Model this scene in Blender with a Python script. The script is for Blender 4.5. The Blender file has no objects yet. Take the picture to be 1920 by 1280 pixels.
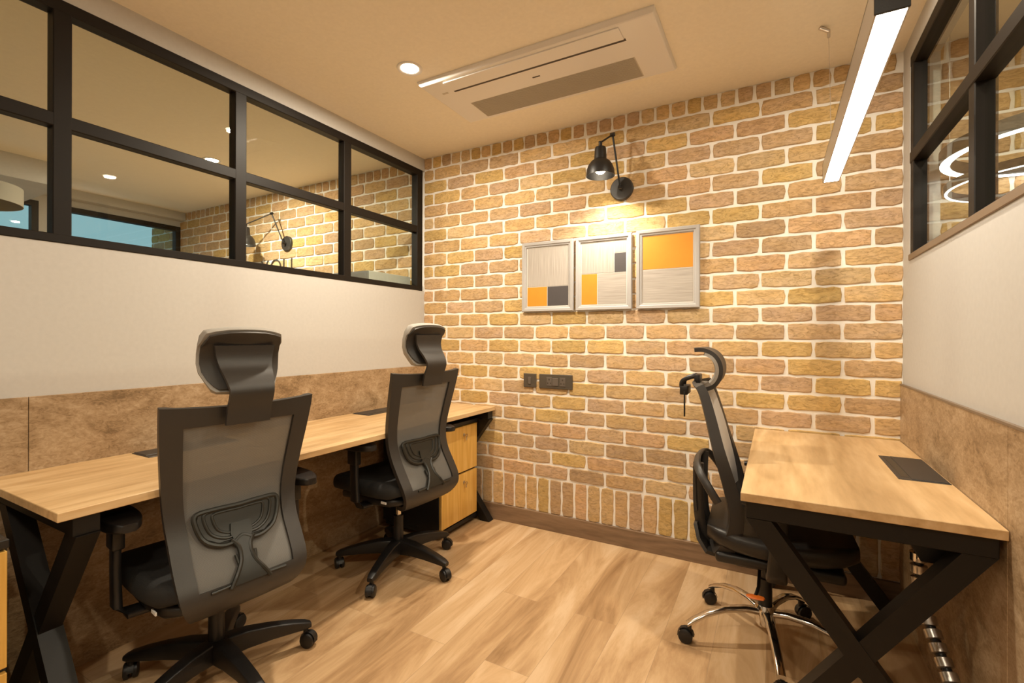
import bpy, bmesh, math, random
from mathutils import Vector, Matrix, Euler
random.seed(7)
C = bpy.context.scene.collection
PI = math.pi
V = Vector

# ---------------------------------------------------------------- camera
W, H = 2.754, 2.51
cam = bpy.data.cameras.new('camera'); camo = bpy.data.objects.new('camera', cam); C.objects.link(camo)
cam.sensor_width = 36.0; cam.lens = 894.54 / 1920 * 36.0
cam.shift_y = -8.47 / 1920
cam.clip_start = 0.05
camo.location = (2.2477, -2.7423, 1.2136)
_y, _r = 0.5041, 0.0027
_f = V((-math.sin(_y), math.cos(_y), 0)); _r0 = V((math.cos(_y), math.sin(_y), 0)); _u0 = V((0, 0, 1))
_rt = _r0 * math.cos(_r) + _u0 * math.sin(_r); _up = -_r0 * math.sin(_r) + _u0 * math.cos(_r)
camo.rotation_euler = Matrix((( _rt.x, _up.x, -_f.x), (_rt.y, _up.y, -_f.y), (_rt.z, _up.z, -_f.z))).to_euler()
bpy.context.scene.camera = camo

# ---------------------------------------------------------------- world + exposure
wd = bpy.data.worlds.new('world'); bpy.context.scene.world = wd; wd.use_nodes = True
bg = wd.node_tree.nodes['Background']; bg.inputs[0].default_value = (0.36, 0.60, 0.72, 1); bg.inputs[1].default_value = 0.62
vs = bpy.context.scene.view_settings
vs.view_transform = 'Standard'; vs.look = 'None'; vs.gamma = 1.0; vs.exposure = 0.52; vs.use_curve_mapping = False

WARM = (1.0, 0.87, 0.68)
def downlight_lamp(loc, power, parent=None, col=WARM, size=2.5, blend=0.9):
    l = bpy.data.lights.new('lens_light', 'AREA'); l.energy = power; l.color = col
    l.shape = 'DISK'; l.size = 0.07
    o = bpy.data.objects.new('lens_light', l); C.objects.link(o); o.location = loc
    if parent: o.parent = parent
    return o
P_MAIN, P_REAR, P_SIDE, P_SCONCE = 23, 10, 15, 30
E_TUBE = 10.0

# ---------------------------------------------------------------- helpers
def link(name, me, m, parent=None, smooth=None):
    o = bpy.data.objects.new(name, me); C.objects.link(o)
    if m is not None:
        for x in (m if isinstance(m, (list, tuple)) else [m]): me.materials.append(x)
    if parent: o.parent = parent
    return o
def obj(name, bm, m, parent=None, smooth=False, angle=None):
    bmesh.ops.recalc_face_normals(bm, faces=bm.faces[:])
    me = bpy.data.meshes.new(name); bm.to_mesh(me); bm.free()
    if smooth:
        for p in me.polygons: p.use_smooth = True
        if angle is None: angle = 35
        me.set_sharp_from_angle(angle=math.radians(angle))
    return link(name, me, m, parent)
def tag(o, label, cat, group=None):
    o['label'] = label; o['category'] = cat
    if group: o['group'] = group
    return o
def thing(name, label, cat, loc=(0, 0, 0), rotz=0, group=None):
    o = bpy.data.objects.new(name, None); C.objects.link(o); o.empty_display_size = 0.05
    o.location = loc; o.rotation_euler = (0, 0, rotz)
    return tag(o, label, cat, group)
def struct(name, bm, m, parent=None, **k):
    o = obj(name, bm, m, parent, **k)
    if parent is None: o['kind'] = 'structure'
    return o
def sroot(name, loc=(0, 0, 0)):
    o = bpy.data.objects.new(name, None); C.objects.link(o); o.location = loc; o['kind'] = 'structure'; return o
def B(): return bmesh.new()
def box(bm, x0, x1, y0, y1, z0, z1, bev=0, seg=2, M=None, mi=0):
    vs_ = [bm.verts.new((x, y, z)) for x in (x0, x1) for y in (y0, y1) for z in (z0, z1)]
    F = [(0, 1, 3, 2), (4, 6, 7, 5), (0, 4, 5, 1), (2, 3, 7, 6), (0, 2, 6, 4), (1, 5, 7, 3)]
    fs = [bm.faces.new([vs_[i] for i in f]) for f in F]
    for f in fs: f.material_index = mi
    allv = list(vs_)
    if bev:
        es = list({e for f in fs for e in f.edges})
        r = bmesh.ops.bevel(bm, geom=es, offset=bev, segments=seg, affect='EDGES', profile=0.5)
        allv = list({v for v in r['verts']} | {v for v in allv if v.is_valid})
        for f in r['faces']: f.material_index = mi
    if M is not None:
        for v in allv: v.co = M @ v.co
    return bm
def tube(bm, pts, r, n=12, cap=True, closed=False, flat=None):
    """pts: 3D points; r radius or list; flat=(a,b) elliptic scale; parallel-transport frames"""
    pts = [V(p) for p in pts]; N = len(pts)
    rs = r if isinstance(r, (list, tuple)) else [r] * N
    T = []
    for i in range(N):
        if closed: t = pts[(i + 1) % N] - pts[i - 1]
        else: t = pts[min(i + 1, N - 1)] - pts[max(i - 1, 0)]
        T.append(t.normalized())
    up = V((0, 0, 1)) if abs(T[0].z) < 0.9 else V((0, 1, 0))
    u = (up - T[0] * up.dot(T[0])).normalized(); rings = []
    for i in range(N):
        u = (u - T[i] * u.dot(T[i])).normalized(); w = T[i].cross(u)
        a, b = flat if flat else (1, 1)
        rings.append([bm.verts.new(pts[i] + u * rs[i] * a * math.cos(2 * PI * k / n) + w * rs[i] * b * math.sin(2 * PI * k / n)) for k in range(n)])
    R = N if closed else N - 1
    for i in range(R):
        A, Bq = rings[i], rings[(i + 1) % N]
        for k in range(n): bm.faces.new((A[k], A[(k + 1) % n], Bq[(k + 1) % n], Bq[k]))
    if cap and not closed: bm.faces.new(rings[0][::-1]); bm.faces.new(rings[-1])
    return bm
def lathe(bm, prof, n=32, M=None, closed=False):
    """prof [(r,z)] about z axis"""
    rings = []; new = []
    for r, z in prof:
        if r < 1e-6: v = bm.verts.new((0, 0, z)); rings.append([v]); new.append(v)
        else:
            ring = [bm.verts.new((r * math.cos(2 * PI * k / n), r * math.sin(2 * PI * k / n), z)) for k in range(n)]
            rings.append(ring); new += ring
    P = list(zip(rings[:-1], rings[1:])) + ([(rings[-1], rings[0])] if closed else [])
    for A, Bq in P:
        for k in range(n):
            k2 = (k + 1) % n
            if len(A) == 1 and len(Bq) == 1: continue
            if len(A) == 1: bm.faces.new((A[0], Bq[k], Bq[k2]))
            elif len(Bq) == 1: bm.faces.new((A[k], A[k2], Bq[0]))
            else: bm.faces.new((A[k], A[k2], Bq[k2], Bq[k]))
    if M is not None:
        for v in new: v.co = M @ v.co
    return bm
def loft(bm, secs, cap=True):
    """list of equal-length vertex loops"""
    L = [[bm.verts.new(p) for p in s] for s in secs]; n = len(L[0])
    for a, b in zip(L[:-1], L[1:]):
        for k in range(n): bm.faces.new((a[k], a[(k + 1) % n], b[(k + 1) % n], b[k]))
    if cap: bm.faces.new(L[0][::-1]); bm.faces.new(L[-1])
    return bm
def rrect(w, h, r, n=4):
    """rounded rect in 2D, centred"""
    out = []
    for cx, cy, a0 in ((w / 2 - r, h / 2 - r, 0), (-w / 2 + r, h / 2 - r, PI / 2), (-w / 2 + r, -h / 2 + r, PI), (w / 2 - r, -h / 2 + r, 1.5 * PI)):
        for i in range(n + 1):
            a = a0 + PI / 2 * i / n; out.append((cx + r * math.cos(a), cy + r * math.sin(a)))
    return out
def gridsolid(bm, P, th, mask=None):
    """P[i][j] Vectors; solid sheet of thickness th (along -normal); mask(i,j)->keep cell"""
    ni, nj = len(P), len(P[0])
    def nrm(i, j):
        a = P[min(i + 1, ni - 1)][j] - P[max(i - 1, 0)][j]; b = P[i][min(j + 1, nj - 1)] - P[i][max(j - 1, 0)]
        n_ = a.cross(b); return n_.normalized() if n_.length > 1e-9 else V((1, 0, 0))
    thf = th if callable(th) else (lambda i, j: th)
    Fv = {}; Bv = {}
    def gv(i, j):
        if (i, j) not in Fv:
            Fv[(i, j)] = bm.verts.new(P[i][j]); Bv[(i, j)] = bm.verts.new(P[i][j] - nrm(i, j) * thf(i, j))
        return Fv[(i, j)], Bv[(i, j)]
    keep = lambda i, j: 0 <= i < ni - 1 and 0 <= j < nj - 1 and (mask is None or mask(i, j))
    for i in range(ni - 1):
        for j in range(nj - 1):
            if not keep(i, j): continue
            q = [(i, j), (i + 1, j), (i + 1, j + 1), (i, j + 1)]
            f = [gv(*c) for c in q]
            bm.faces.new([c[0] for c in f]); bm.faces.new([c[1] for c in f][::-1])
            for (a, b, nb) in ((q[0], q[1], (i, j - 1)), (q[1], q[2], (i + 1, j)), (q[2], q[3], (i, j + 1)), (q[3], q[0], (i - 1, j))):
                if not keep(*nb):
                    A, Bq = gv(*a), gv(*b); bm.faces.new((A[0], A[1], Bq[1], Bq[0]))
    return bm
def lerp_prof(prof, z):
    """prof sorted by first entry descending; returns interpolated tuple of the rest (catmull-ish smooth)"""
    if z >= prof[0][0]: return prof[0][1:]
    if z <= prof[-1][0]: return prof[-1][1:]
    for a, b in zip(prof[:-1], prof[1:]):
        if a[0] >= z >= b[0]:
            t = (a[0] - z) / (a[0] - b[0]); return tuple(p + (q - p) * t for p, q in zip(a[1:], b[1:]))
def smooth_pts(pts, k=6, closed=False):
    pts = [V(p) for p in pts]; N = len(pts); out = []
    R = N if closed else N - 1
    for i in range(R):
        p0 = pts[i - 1] if (i > 0 or closed) else pts[i]; p1 = pts[i]; p2 = pts[(i + 1) % N]
        p3 = pts[(i + 2) % N] if (i + 2 < N or closed) else p2
        for s in range(k):
            t = s / k
            out.append(0.5 * ((2 * p1) + (-p0 + p2) * t + (2 * p0 - 5 * p1 + 4 * p2 - p3) * t * t + (-p0 + 3 * p1 - 3 * p2 + p3) * t ** 3))
    if not closed: out.append(pts[-1])
    return out
def copy_tree(o, parent=None):
    c = o.copy(); C.objects.link(c)
    if parent: c.parent = parent
    for ch in list(o.children): copy_tree(ch, c)
    return c

# ---------------------------------------------------------------- materials
def nt(m): return m.node_tree.nodes, m.node_tree.links
def mat(name, col, rough=0.5, metal=0.0, spec=0.5, bump=None, **kw):
    m = bpy.data.materials.new(name); m.use_nodes = True; n, l = nt(m); b = n['Principled BSDF']
    b.inputs['Base Color'].default_value = (*col, 1); b.inputs['Roughness'].default_value = rough
    b.inputs['Metallic'].default_value = metal; b.inputs['Specular IOR Level'].default_value = spec
    if bump:
        sc, st = bump
        tc = n.new('ShaderNodeTexCoord'); t = n.new('ShaderNodeTexNoise'); t.inputs['Scale'].default_value = sc; t.inputs['Detail'].default_value = 4
        bp = n.new('ShaderNodeBump'); bp.inputs['Strength'].default_value = st; bp.inputs['Distance'].default_value = 0.002
        l.new(tc.outputs['Object'], t.inputs['Vector']); l.new(t.outputs['Fac'], bp.inputs['Height']); l.new(bp.outputs['Normal'], b.inputs['Normal'])
        mx = n.new('ShaderNodeMix'); mx.data_type = 'RGBA'; mx.inputs[6].default_value = (*[c * 0.93 for c in col], 1); mx.inputs[7].default_value = (*[min(1, c * 1.05) for c in col], 1)
        l.new(t.outputs['Fac'], mx.inputs[0]); l.new(mx.outputs[2], b.inputs['Base Color'])
    return m
def emis(name, col, s):
    m = bpy.data.materials.new(name); m.use_nodes = True; n, l = nt(m); b = n['Principled BSDF']
    b.inputs['Base Color'].default_value = (0.8, 0.8, 0.8, 1)
    b.inputs['Emission Color'].default_value = (*col, 1); b.inputs['Emission Strength'].default_value = s
    return m
def ramp(n, l, src, stops):
    r = n.new('ShaderNodeValToRGB'); e = r.color_ramp.elements
    while len(e) < len(stops): e.new(0.5)
    for x, (p, c) in zip(e, stops): x.position = p; x.color = (*c, 1)
    l.new(src, r.inputs[0]); return r
def wood(name, c1, c2, c3, scale=(9, 0.8, 9), rough=0.45, wob=0.25, ring=7.0):
    m = bpy.data.materials.new(name); m.use_nodes = True; n, l = nt(m); b = n['Principled BSDF']
    tc = n.new('ShaderNodeTexCoord'); mp = n.new('ShaderNodeMapping'); mp.inputs['Scale'].default_value = scale
    l.new(tc.outputs['Object'], mp.inputs['Vector'])
    n1 = n.new('ShaderNodeTexNoise'); n1.inputs['Scale'].default_value = 0.7; n1.inputs['Detail'].default_value = 2; l.new(mp.outputs[0], n1.inputs['Vector'])
    ma = n.new('ShaderNodeMath'); ma.operation = 'MULTIPLY'; ma.inputs[1].default_value = ring; l.new(n1.outputs['Fac'], ma.inputs[0])
    fr = n.new('ShaderNodeMath'); fr.operation = 'PINGPONG'; fr.inputs[1].default_value = 0.5; l.new(ma.outputs[0], fr.inputs[0])
    mp2 = n.new('ShaderNodeMapping'); mp2.inputs['Scale'].default_value = tuple(s * 9 for s in scale[:3]); l.new(tc.outputs['Object'], mp2.inputs['Vector'])
    n2 = n.new('ShaderNodeTexNoise'); n2.inputs['Scale'].default_value = 1.0; n2.inputs['Detail'].default_value = 5; l.new(mp2.outputs[0], n2.inputs['Vector'])
    ad = n.new('ShaderNodeMix'); ad.data_type = 'FLOAT'; ad.inputs[0].default_value = 0.5; l.new(fr.outputs[0], ad.inputs[2]); l.new(n2.outputs['Fac'], ad.inputs[3])
    rp = ramp(n, l, ad.outputs[0], [(0.15, c1), (0.42, c2), (0.65, c3)])
    l.new(rp.outputs[0], b.inputs['Base Color']); b.inputs['Roughness'].default_value = rough
    return m
def wall_paint(name, col): return mat(name, col, 0.75, bump=(60, 0.05))
M_wall = wall_paint('white_wall_paint', (0.56, 0.545, 0.52))
M_ceil = wall_paint('ceiling_paint', (0.90, 0.83, 0.69))
M_frame = mat('dark_window_frame', (0.010, 0.007, 0.005), 0.5, spec=0.25)
M_sill = mat('taupe_sill', (0.21, 0.15, 0.10), 0.45)
M_black = mat('black_plastic', (0.011, 0.010, 0.010), 0.42, bump=(300, 0.1))
M_grayplastic = mat('charcoal_plastic', (0.034, 0.030, 0.027), 0.45, bump=(260, 0.08))
M_blacksteel = mat('black_powder_steel', (0.011, 0.009, 0.0075), 0.42, spec=0.3, bump=(400, 0.08))
M_chrome = mat('chrome', (0.75, 0.72, 0.68), 0.12, metal=1.0)
M_chromedull = mat('satin_steel', (0.62, 0.58, 0.54), 0.3, metal=1.0)
M_seat = mat('black_seat_fabric', (0.013, 0.013, 0.013), 0.8, bump=(500, 0.3))
M_leather = mat('black_leatherette', (0.016, 0.014, 0.013), 0.38, bump=(180, 0.2))
M_cushion = mat('light_grey_cushion', (0.36, 0.34, 0.31), 0.8, bump=(500, 0.3))
M_whitepl = mat('white_plastic', (0.80, 0.77, 0.73), 0.35)
M_grille = mat('beige_grille', (0.56, 0.51, 0.43), 0.6)
M_slot = mat('dark_slot', (0.05, 0.035, 0.02), 0.6)
M_alu = mat('brushed_aluminium', (0.55, 0.52, 0.48), 0.35, metal=0.7)
M_plate = mat('bronze_grey_plate', (0.085, 0.068, 0.050), 0.4)
M_plate2 = mat('plate_insert', (0.13, 0.105, 0.085), 0.35)
M_orange = mat('orange_tip', (0.75, 0.17, 0.02), 0.4)
M_label = mat('white_label', (0.75, 0.73, 0.70), 0.5)
M_tube = emis('tube_glow', (1.0, 0.93, 0.80), E_TUBE)
M_spot = emis('downlight_glow', (1.0, 0.88, 0.68), 22)
M_bulb = emis('bulb_glow', (1.0, 0.85, 0.62), 14)
M_ring = emis('ring_glow', (1.0, 0.97, 0.92), 5)
M_desk = wood('oak_laminate', (0.48, 0.30, 0.135), (0.63, 0.42, 0.21), (0.72, 0.52, 0.29), scale=(7, 0.9, 7))
M_drawer = wood('honey_oak', (0.64, 0.35, 0.065), (0.76, 0.45, 0.11), (0.83, 0.54, 0.18), scale=(12, 12, 0.7), rough=0.5)
M_base = wood('dark_oak_skirting', (0.17, 0.105, 0.06), (0.25, 0.16, 0.095), (0.31, 0.205, 0.125), scale=(1.2, 9, 9), rough=0.5)
def fmesh():
    m = bpy.data.materials.new('grey_mesh_fabric'); m.use_nodes = True; n, l = nt(m); b = n['Principled BSDF']; out = n['Material Output']
    b.inputs['Base Color'].default_value = (0.165, 0.160, 0.150, 1); b.inputs['Roughness'].default_value = 0.6
    tr = n.new('ShaderNodeBsdfTransparent'); mx = n.new('ShaderNodeMixShader')
    tc = n.new('ShaderNodeTexCoord'); w = n.new('ShaderNodeTexWave'); w.bands_direction = 'Z'; w.inputs['Scale'].default_value = 130
    l.new(tc.outputs['Object'], w.inputs['Vector'])
    r = n.new('ShaderNodeMapRange'); r.inputs[3].default_value = 0.62; r.inputs[4].default_value = 0.95
    l.new(w.outputs['Fac'], r.inputs[0]); l.new(r.outputs[0], mx.inputs[0]); l.new(tr.outputs[0], mx.inputs[1]); l.new(b.outputs[0], mx.inputs[2]); l.new(mx.outputs[0], out.inputs[0])
    return m
M_mesh = fmesh()
M_lumbar = mat('dark_lumbar_plastic', (0.016, 0.016, 0.013), 0.4)
def glass():
    m = bpy.data.materials.new('window_glass'); m.use_nodes = True; n, l = nt(m); out = n['Material Output']; n.remove(n['Principled BSDF'])
    tr = n.new('ShaderNodeBsdfTransparent'); tr.inputs[0].default_value = (0.93, 0.96, 0.93, 1)
    g = n.new('ShaderNodeBsdfGlossy'); g.inputs['Roughness'].default_value = 0.0
    f = n.new('ShaderNodeFresnel'); f.inputs[0].default_value = 1.5
    ge = n.new('ShaderNodeNewGeometry'); iv = n.new('ShaderNodeMath'); iv.operation = 'SUBTRACT'; iv.inputs[0].default_value = 1.0; l.new(ge.outputs['Backfacing'], iv.inputs[1])
    mu = n.new('ShaderNodeMath'); mu.operation = 'MULTIPLY'; l.new(f.outputs[0], mu.inputs[0]); l.new(iv.outputs[0], mu.inputs[1])
    mx = n.new('ShaderNodeMixShader'); l.new(mu.outputs[0], mx.inputs[0]); l.new(tr.outputs[0], mx.inputs[1]); l.new(g.outputs[0], mx.inputs[2]); l.new(mx.outputs[0], out.inputs[0])
    return m
M_glass = glass()
def brickmat():
    m = bpy.data.materials.new('yellow_stock_brick'); m.use_nodes = True; n, l = nt(m); b = n['Principled BSDF']; b.inputs['Roughness'].default_value = 0.85; b.inputs['Specular IOR Level'].default_value = 0.25
    at = n.new('ShaderNodeAttribute'); at.attribute_name = 'brick_tint'
    tc = n.new('ShaderNodeTexCoord')
    mp = n.new('ShaderNodeMapping'); mp.inputs['Scale'].default_value = (1, 1, 2.2); l.new(tc.outputs['Object'], mp.inputs[0])
    n1 = n.new('ShaderNodeTexNoise'); n1.inputs['Scale'].default_value = 28; n1.inputs['Detail'].default_value = 6; n1.inputs['Distortion'].default_value = 1.2; l.new(mp.outputs[0], n1.inputs[0])
    mx = n.new('ShaderNodeMix'); mx.data_type = 'RGBA'; mx.blend_type = 'MULTIPLY'; mx.inputs[0].default_value = 1
    rp = ramp(n, l, n1.outputs['Fac'], [(0.3, (0.78, 0.74, 0.66)), (0.5, (1, 0.98, 0.95)), (0.72, (1.14, 1.13, 1.12))])
    l.new(at.outputs['Color'], mx.inputs[6]); l.new(rp.outputs[0], mx.inputs[7])
    n2 = n.new('ShaderNodeTexNoise'); n2.inputs['Scale'].default_value = 9; n2.inputs['Detail'].default_value = 3; l.new(mp.outputs[0], n2.inputs[0])
    r2 = ramp(n, l, n2.outputs['Fac'], [(0.35, (1.0, 0.95, 0.84)), (0.65, (0.98, 0.97, 0.99))])
    m2 = n.new('ShaderNodeMix'); m2.data_type = 'RGBA'; m2.blend_type = 'MULTIPLY'; m2.inputs[0].default_value = 1
    l.new(mx.outputs[2], m2.inputs[6]); l.new(r2.outputs[0], m2.inputs[7]); l.new(m2.outputs[2], b.inputs['Base Color'])
    # creases
    n3 = n.new('ShaderNodeTexNoise'); n3.inputs['Scale'].default_value = 14; n3.inputs['Detail'].default_value = 8; n3.inputs['Roughness'].default_value = 0.65; n3.inputs['Distortion'].default_value = 2.5
    mp3 = n.new('ShaderNodeMapping'); mp3.inputs['Scale'].default_value = (1.2, 1, 3.2); l.new(tc.outputs['Object'], mp3.inputs[0]); l.new(mp3.outputs[0], n3.inputs[0])
    rr = ramp(n, l, n3.outputs['Fac'], [(0.40, (0, 0, 0)), (0.47, (1, 1, 1)), (0.6, (0.8, 0.8, 0.8))])
    bp = n.new('ShaderNodeBump'); bp.inputs['Strength'].default_value = 0.7; bp.inputs['Distance'].default_value = 0.0025; l.new(rr.outputs[0], bp.inputs['Height']); l.new(bp.outputs[0], b.inputs['Normal'])
    return m
M_brick = brickmat()
M_mortar = mat('cream_mortar', (0.92, 0.885, 0.82), 0.9, bump=(45, 0.9))
def floor_mat():
    m = bpy.data.materials.new('oak_vinyl_planks'); m.use_nodes = True; n, l = nt(m); b = n['Principled BSDF']
    tc = n.new('ShaderNodeTexCoord'); mp = n.new('ShaderNodeMapping'); mp.inputs['Rotation'].default_value = (0, 0, PI / 2); l.new(tc.outputs['Object'], mp.inputs[0])
    br = n.new('ShaderNodeTexBrick'); br.offset = 0.37; br.inputs['Scale'].default_value = 1; br.inputs['Brick Width'].default_value = 1.22; br.inputs['Row Height'].default_value = 0.185
    br.inputs['Mortar Size'].default_value = 0.0008; br.inputs['Mortar Smooth'].default_value = 0.3
    br.inputs['Color1'].default_value = (0, 0, 0, 1); br.inputs['Color2'].default_value = (1, 1, 1, 1); br.inputs['Mortar'].default_value = (0.3, 0.3, 0.3, 1); l.new(mp.outputs[0], br.inputs[0])
    # plank-shifted grain
    sc = n.new('ShaderNodeVectorMath'); sc.operation = 'SCALE'; sc.inputs['Scale'].default_value = 7.3; l.new(br.outputs['Color'], sc.inputs[0])
    mp2 = n.new('ShaderNodeMapping'); mp2.inputs['Scale'].default_value = (6.5, 0.9, 1); l.new(tc.outputs['Object'], mp2.inputs[0])
    ad = n.new('ShaderNodeVectorMath'); ad.operation = 'ADD'; l.new(mp2.outputs[0], ad.inputs[0]); l.new(sc.outputs[0], ad.inputs[1])
    n1 = n.new('ShaderNodeTexNoise'); n1.inputs['Scale'].default_value = 0.9; n1.inputs['Detail'].default_value = 8; n1.inputs['Roughness'].default_value = 0.66; n1.inputs['Distortion'].default_value = 1.1; l.new(ad.outputs[0], n1.inputs[0])
    rp = ramp(n, l, n1.outputs['Fac'], [(0.32, (0.31, 0.175, 0.075)), (0.44, (0.48, 0.295, 0.145)), (0.54, (0.60, 0.395, 0.21)), (0.66, (0.70, 0.50, 0.305))])
    tone = n.new('ShaderNodeMapRange'); tone.inputs[3].default_value = 0.95; tone.inputs[4].default_value = 1.04; l.new(br.outputs['Color'], tone.inputs[0])
    mu = n.new('ShaderNodeVectorMath'); mu.operation = 'SCALE'; l.new(rp.outputs[0], mu.inputs[0]); l.new(tone.outputs[0], mu.inputs['Scale'])
    mx = n.new('ShaderNodeMix'); mx.data_type = 'RGBA'; l.new(br.outputs['Fac'], mx.inputs[0]); l.new(mu.outputs[0], mx.inputs[6]); mx.inputs[7].default_value = (0.38, 0.25, 0.14, 1)
    l.new(mx.outputs[2], b.inputs['Base Color']); b.inputs['Roughness'].default_value = 0.48
    bp = n.new('ShaderNodeBump'); bp.inputs['Strength'].default_value = 0.12; bp.inputs['Distance'].default_value = 0.002; l.new(n1.outputs['Fac'], bp.inputs['Height']); l.new(bp.outputs[0], b.inputs['Normal'])
    return m
M_floor = floor_mat()
def stone_lam():
    m = bpy.data.materials.new('rust_concrete_laminate'); m.use_nodes = True; n, l = nt(m); b = n['Principled BSDF']
    tc = n.new('ShaderNodeTexCoord'); mp = n.new('ShaderNodeMapping'); mp.inputs['Scale'].default_value = (1, 1, 1.9); l.new(tc.outputs['Object'], mp.inputs[0])
    a = n.new('ShaderNodeTexNoise'); a.inputs['Scale'].default_value = 4; a.inputs['Detail'].default_value = 8; a.inputs['Roughness'].default_value = 0.68; a.inputs['Distortion'].default_value = 0.8; l.new(mp.outputs[0], a.inputs[0])
    c = n.new('ShaderNodeTexNoise'); c.inputs['Scale'].default_value = 38; c.inputs['Detail'].default_value = 6; c.inputs['Roughness'].default_value = 0.7; c.inputs['Distortion'].default_value = 1.5; l.new(mp.outputs[0], c.inputs[0])
    mx = n.new('ShaderNodeMix'); mx.data_type = 'FLOAT'; mx.inputs[0].default_value = 0.45; l.new(a.outputs['Fac'], mx.inputs[2]); l.new(c.outputs['Fac'], mx.inputs[3])
    rp = ramp(n, l, mx.outputs[0], [(0.38, (0.19, 0.12, 0.06)), (0.47, (0.33, 0.22, 0.12)), (0.54, (0.42, 0.295, 0.175)), (0.63, (0.53, 0.40, 0.265))])
    l.new(rp.outputs[0], b.inputs['Base Color']); b.inputs['Roughness'].default_value = 0.5
    return m
M_lam = stone_lam()

# ---------------------------------------------------------------- setting
XL, XR, YF, YB = -3.9, 6.0, -4.4, 0.0       # outer extents
bm = B(); box(bm, XL - .4, XR + .4, YF - .3, 0.25, -0.12, 0.0); struct('floor', bm, M_floor)
bm = B(); box(bm, XL, XR + .4, YF - .3, 0.25, H, H + 0.12); struct('ceiling', bm, M_ceil)

# brick wall, running behind all three rooms
def brick_wall(x0, x1):
    bm = B(); lay = bm.loops.layers.float_color.new('brick_tint')
    box(bm, x0, x1, 0.0035, 0.25, 0, H, mi=1)
    pal = [(0.60, 0.42, 0.22), (0.62, 0.445, 0.24), (0.57, 0.395, 0.22), (0.55, 0.39, 0.255), (0.61, 0.43, 0.19), (0.58, 0.39, 0.23), (0.48, 0.34, 0.205), (0.61, 0.455, 0.265), (0.55, 0.395, 0.245), (0.58, 0.415, 0.18)]
    def brick(xa, xb, za, zb):
        if xb - xa < 0.012: return
        c = random.choice(pal); k = random.uniform(0.98, 1.18); c = tuple(min(1, v * k) for v in c) + (1,)
        dep = -random.uniform(0.0, 0.003); ch = 0.0035
        def jit(): return random.uniform(-0.0028, 0.0028)
        nx = max(2, int((xb - xa) / 0.03)); nz = max(2, int((zb - za) / 0.03))
        ring = []
        for i in range(nx): ring.append((xa + (xb - xa) * i / nx, za))
        for i in range(nz): ring.append((xb, za + (zb - za) * i / nz))
        for i in range(nx): ring.append((xb - (xb - xa) * i / nx, zb))
        for i in range(nz): ring.append((xa, zb - (zb - za) * i / nz))
        cx, cz = (xa + xb) / 2, (za + zb) / 2
        rr = []
        for k_, (x, z) in enumerate(ring):
            corner = k_ in (0, nx, nx + nz, 2 * nx + nz)
            j = 0.0035 if corner else 0
            rr.append((x + jit() + (j if x < cx else -j), z + jit() + (j if z < cz else -j)))
        back = [bm.verts.new((x, 0.008, z)) for x, z in rr]
        mid = [bm.verts.new((x, 0.0025 + dep, z)) for x, z in rr]
        def ins(x, z, d):
            return (x + (d if x < cx else -d), z + (d if z < cz else -d))
        fr = [bm.verts.new((ins(x, z, ch)[0], dep - 0.0005, ins(x, z, ch)[1])) for x, z in rr]
        fs = []; n = len(rr)
        for a, b in ((back, mid), (mid, fr)):
            for k_ in range(n): fs.append(bm.faces.new((a[k_], a[(k_ + 1) % n], b[(k_ + 1) % n], b[k_])))
        fs.append(bm.faces.new(fr))
        for f in fs:
            f.material_index = 0
            for lp in f.loops: lp[lay] = c
    j = 0.006
    def row(x_off, pitch, za, zb):
        k0 = math.floor((x0 - x_off) / pitch); k = k0
        while x_off + k * pitch < x1:
            xa = max(x0, x_off + k * pitch + j); xb = min(x1, x_off + (k + 1) * pitch - j)
            # the brick rows break at the two partitions
            for lo, hi in ((x0, -0.10), (0.0, W), (W + 0.10, x1)):
                a, b = max(xa, lo), min(xb, hi)
                if b - a > 0.015: brick(a, b, za, zb)
            k += 1
    row(0.0075, 0.0832, 0.105, 0.3255 - 0.006)
    for c_ in range(24):
        off = 0.087 if c_ % 2 == 1 else 0.2035
        za = 0.3255 + 0.0875 * c_
        row(off, 0.2325, za + 0.006, za + 0.0875 - 0.006)
    row(0.072, 0.0832, 2.4255 + 0.006, H - 0.001)
    o = struct('wall_back', bm, [M_brick, M_mortar]); return o
brick_wall(XL, XR)
bm = B(); box(bm, XL, -0.1, -0.014, 0.006, 0, 0.105, 0.002); box(bm, 0, W, -0.014, 0.006, 0, 0.105, 0.002); box(bm, W + .1, XR, -0.014, 0.006, 0, 0.105, 0.002)
struct('baseboard_back', bm, M_base)

ZS, ZT, ZM = 1.546, 2.42, 1.985     # sill, head, middle rail
# left partition: lower wall and the band above the glazing
bm = B(); box(bm, -0.10, 0.0, YF, 0.004, 0, ZS); box(bm, -0.10, 0.0, YF, 0.004, ZT, H); struct('wall_left', bm, M_wall)
bm = B(); box(bm, W, W + 0.10, YF, 0.004, 0, 1.549); box(bm, W, W + 0.10, YF, 0.004, ZT, H); box(bm, W, W + 0.10, -0.118, 0.004, 1.549, ZT)
struct('wall_right', bm, M_wall)
bm = B(); box(bm, XL, XR, YF - 0.1, YF, 0, H); struct('wall_front', bm, M_wall)
# laminate dado panels on both partitions
bm = B()
for a, b in ((YF, -3.33), (-3.328, -2.112), (-2.110, -0.002)): box(bm, 0.0, 0.010, a, b, 0, 1.004, 0.001, 1)
struct('trim_1', bm, M_lam)
bm = B()
for a, b in ((YF, -2.36), (-2.358, -1.144), (-1.142, -0.002)): box(bm, W - 0.010, W, a, b, 0, 1.000, 0.001, 1)
struct('trim_2', bm, M_lam)
bm = B(); box(bm, W - 0.0115, W, YF, -0.002, 1.000, 1.007); struct('trim_3', bm, M_sill)

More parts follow.
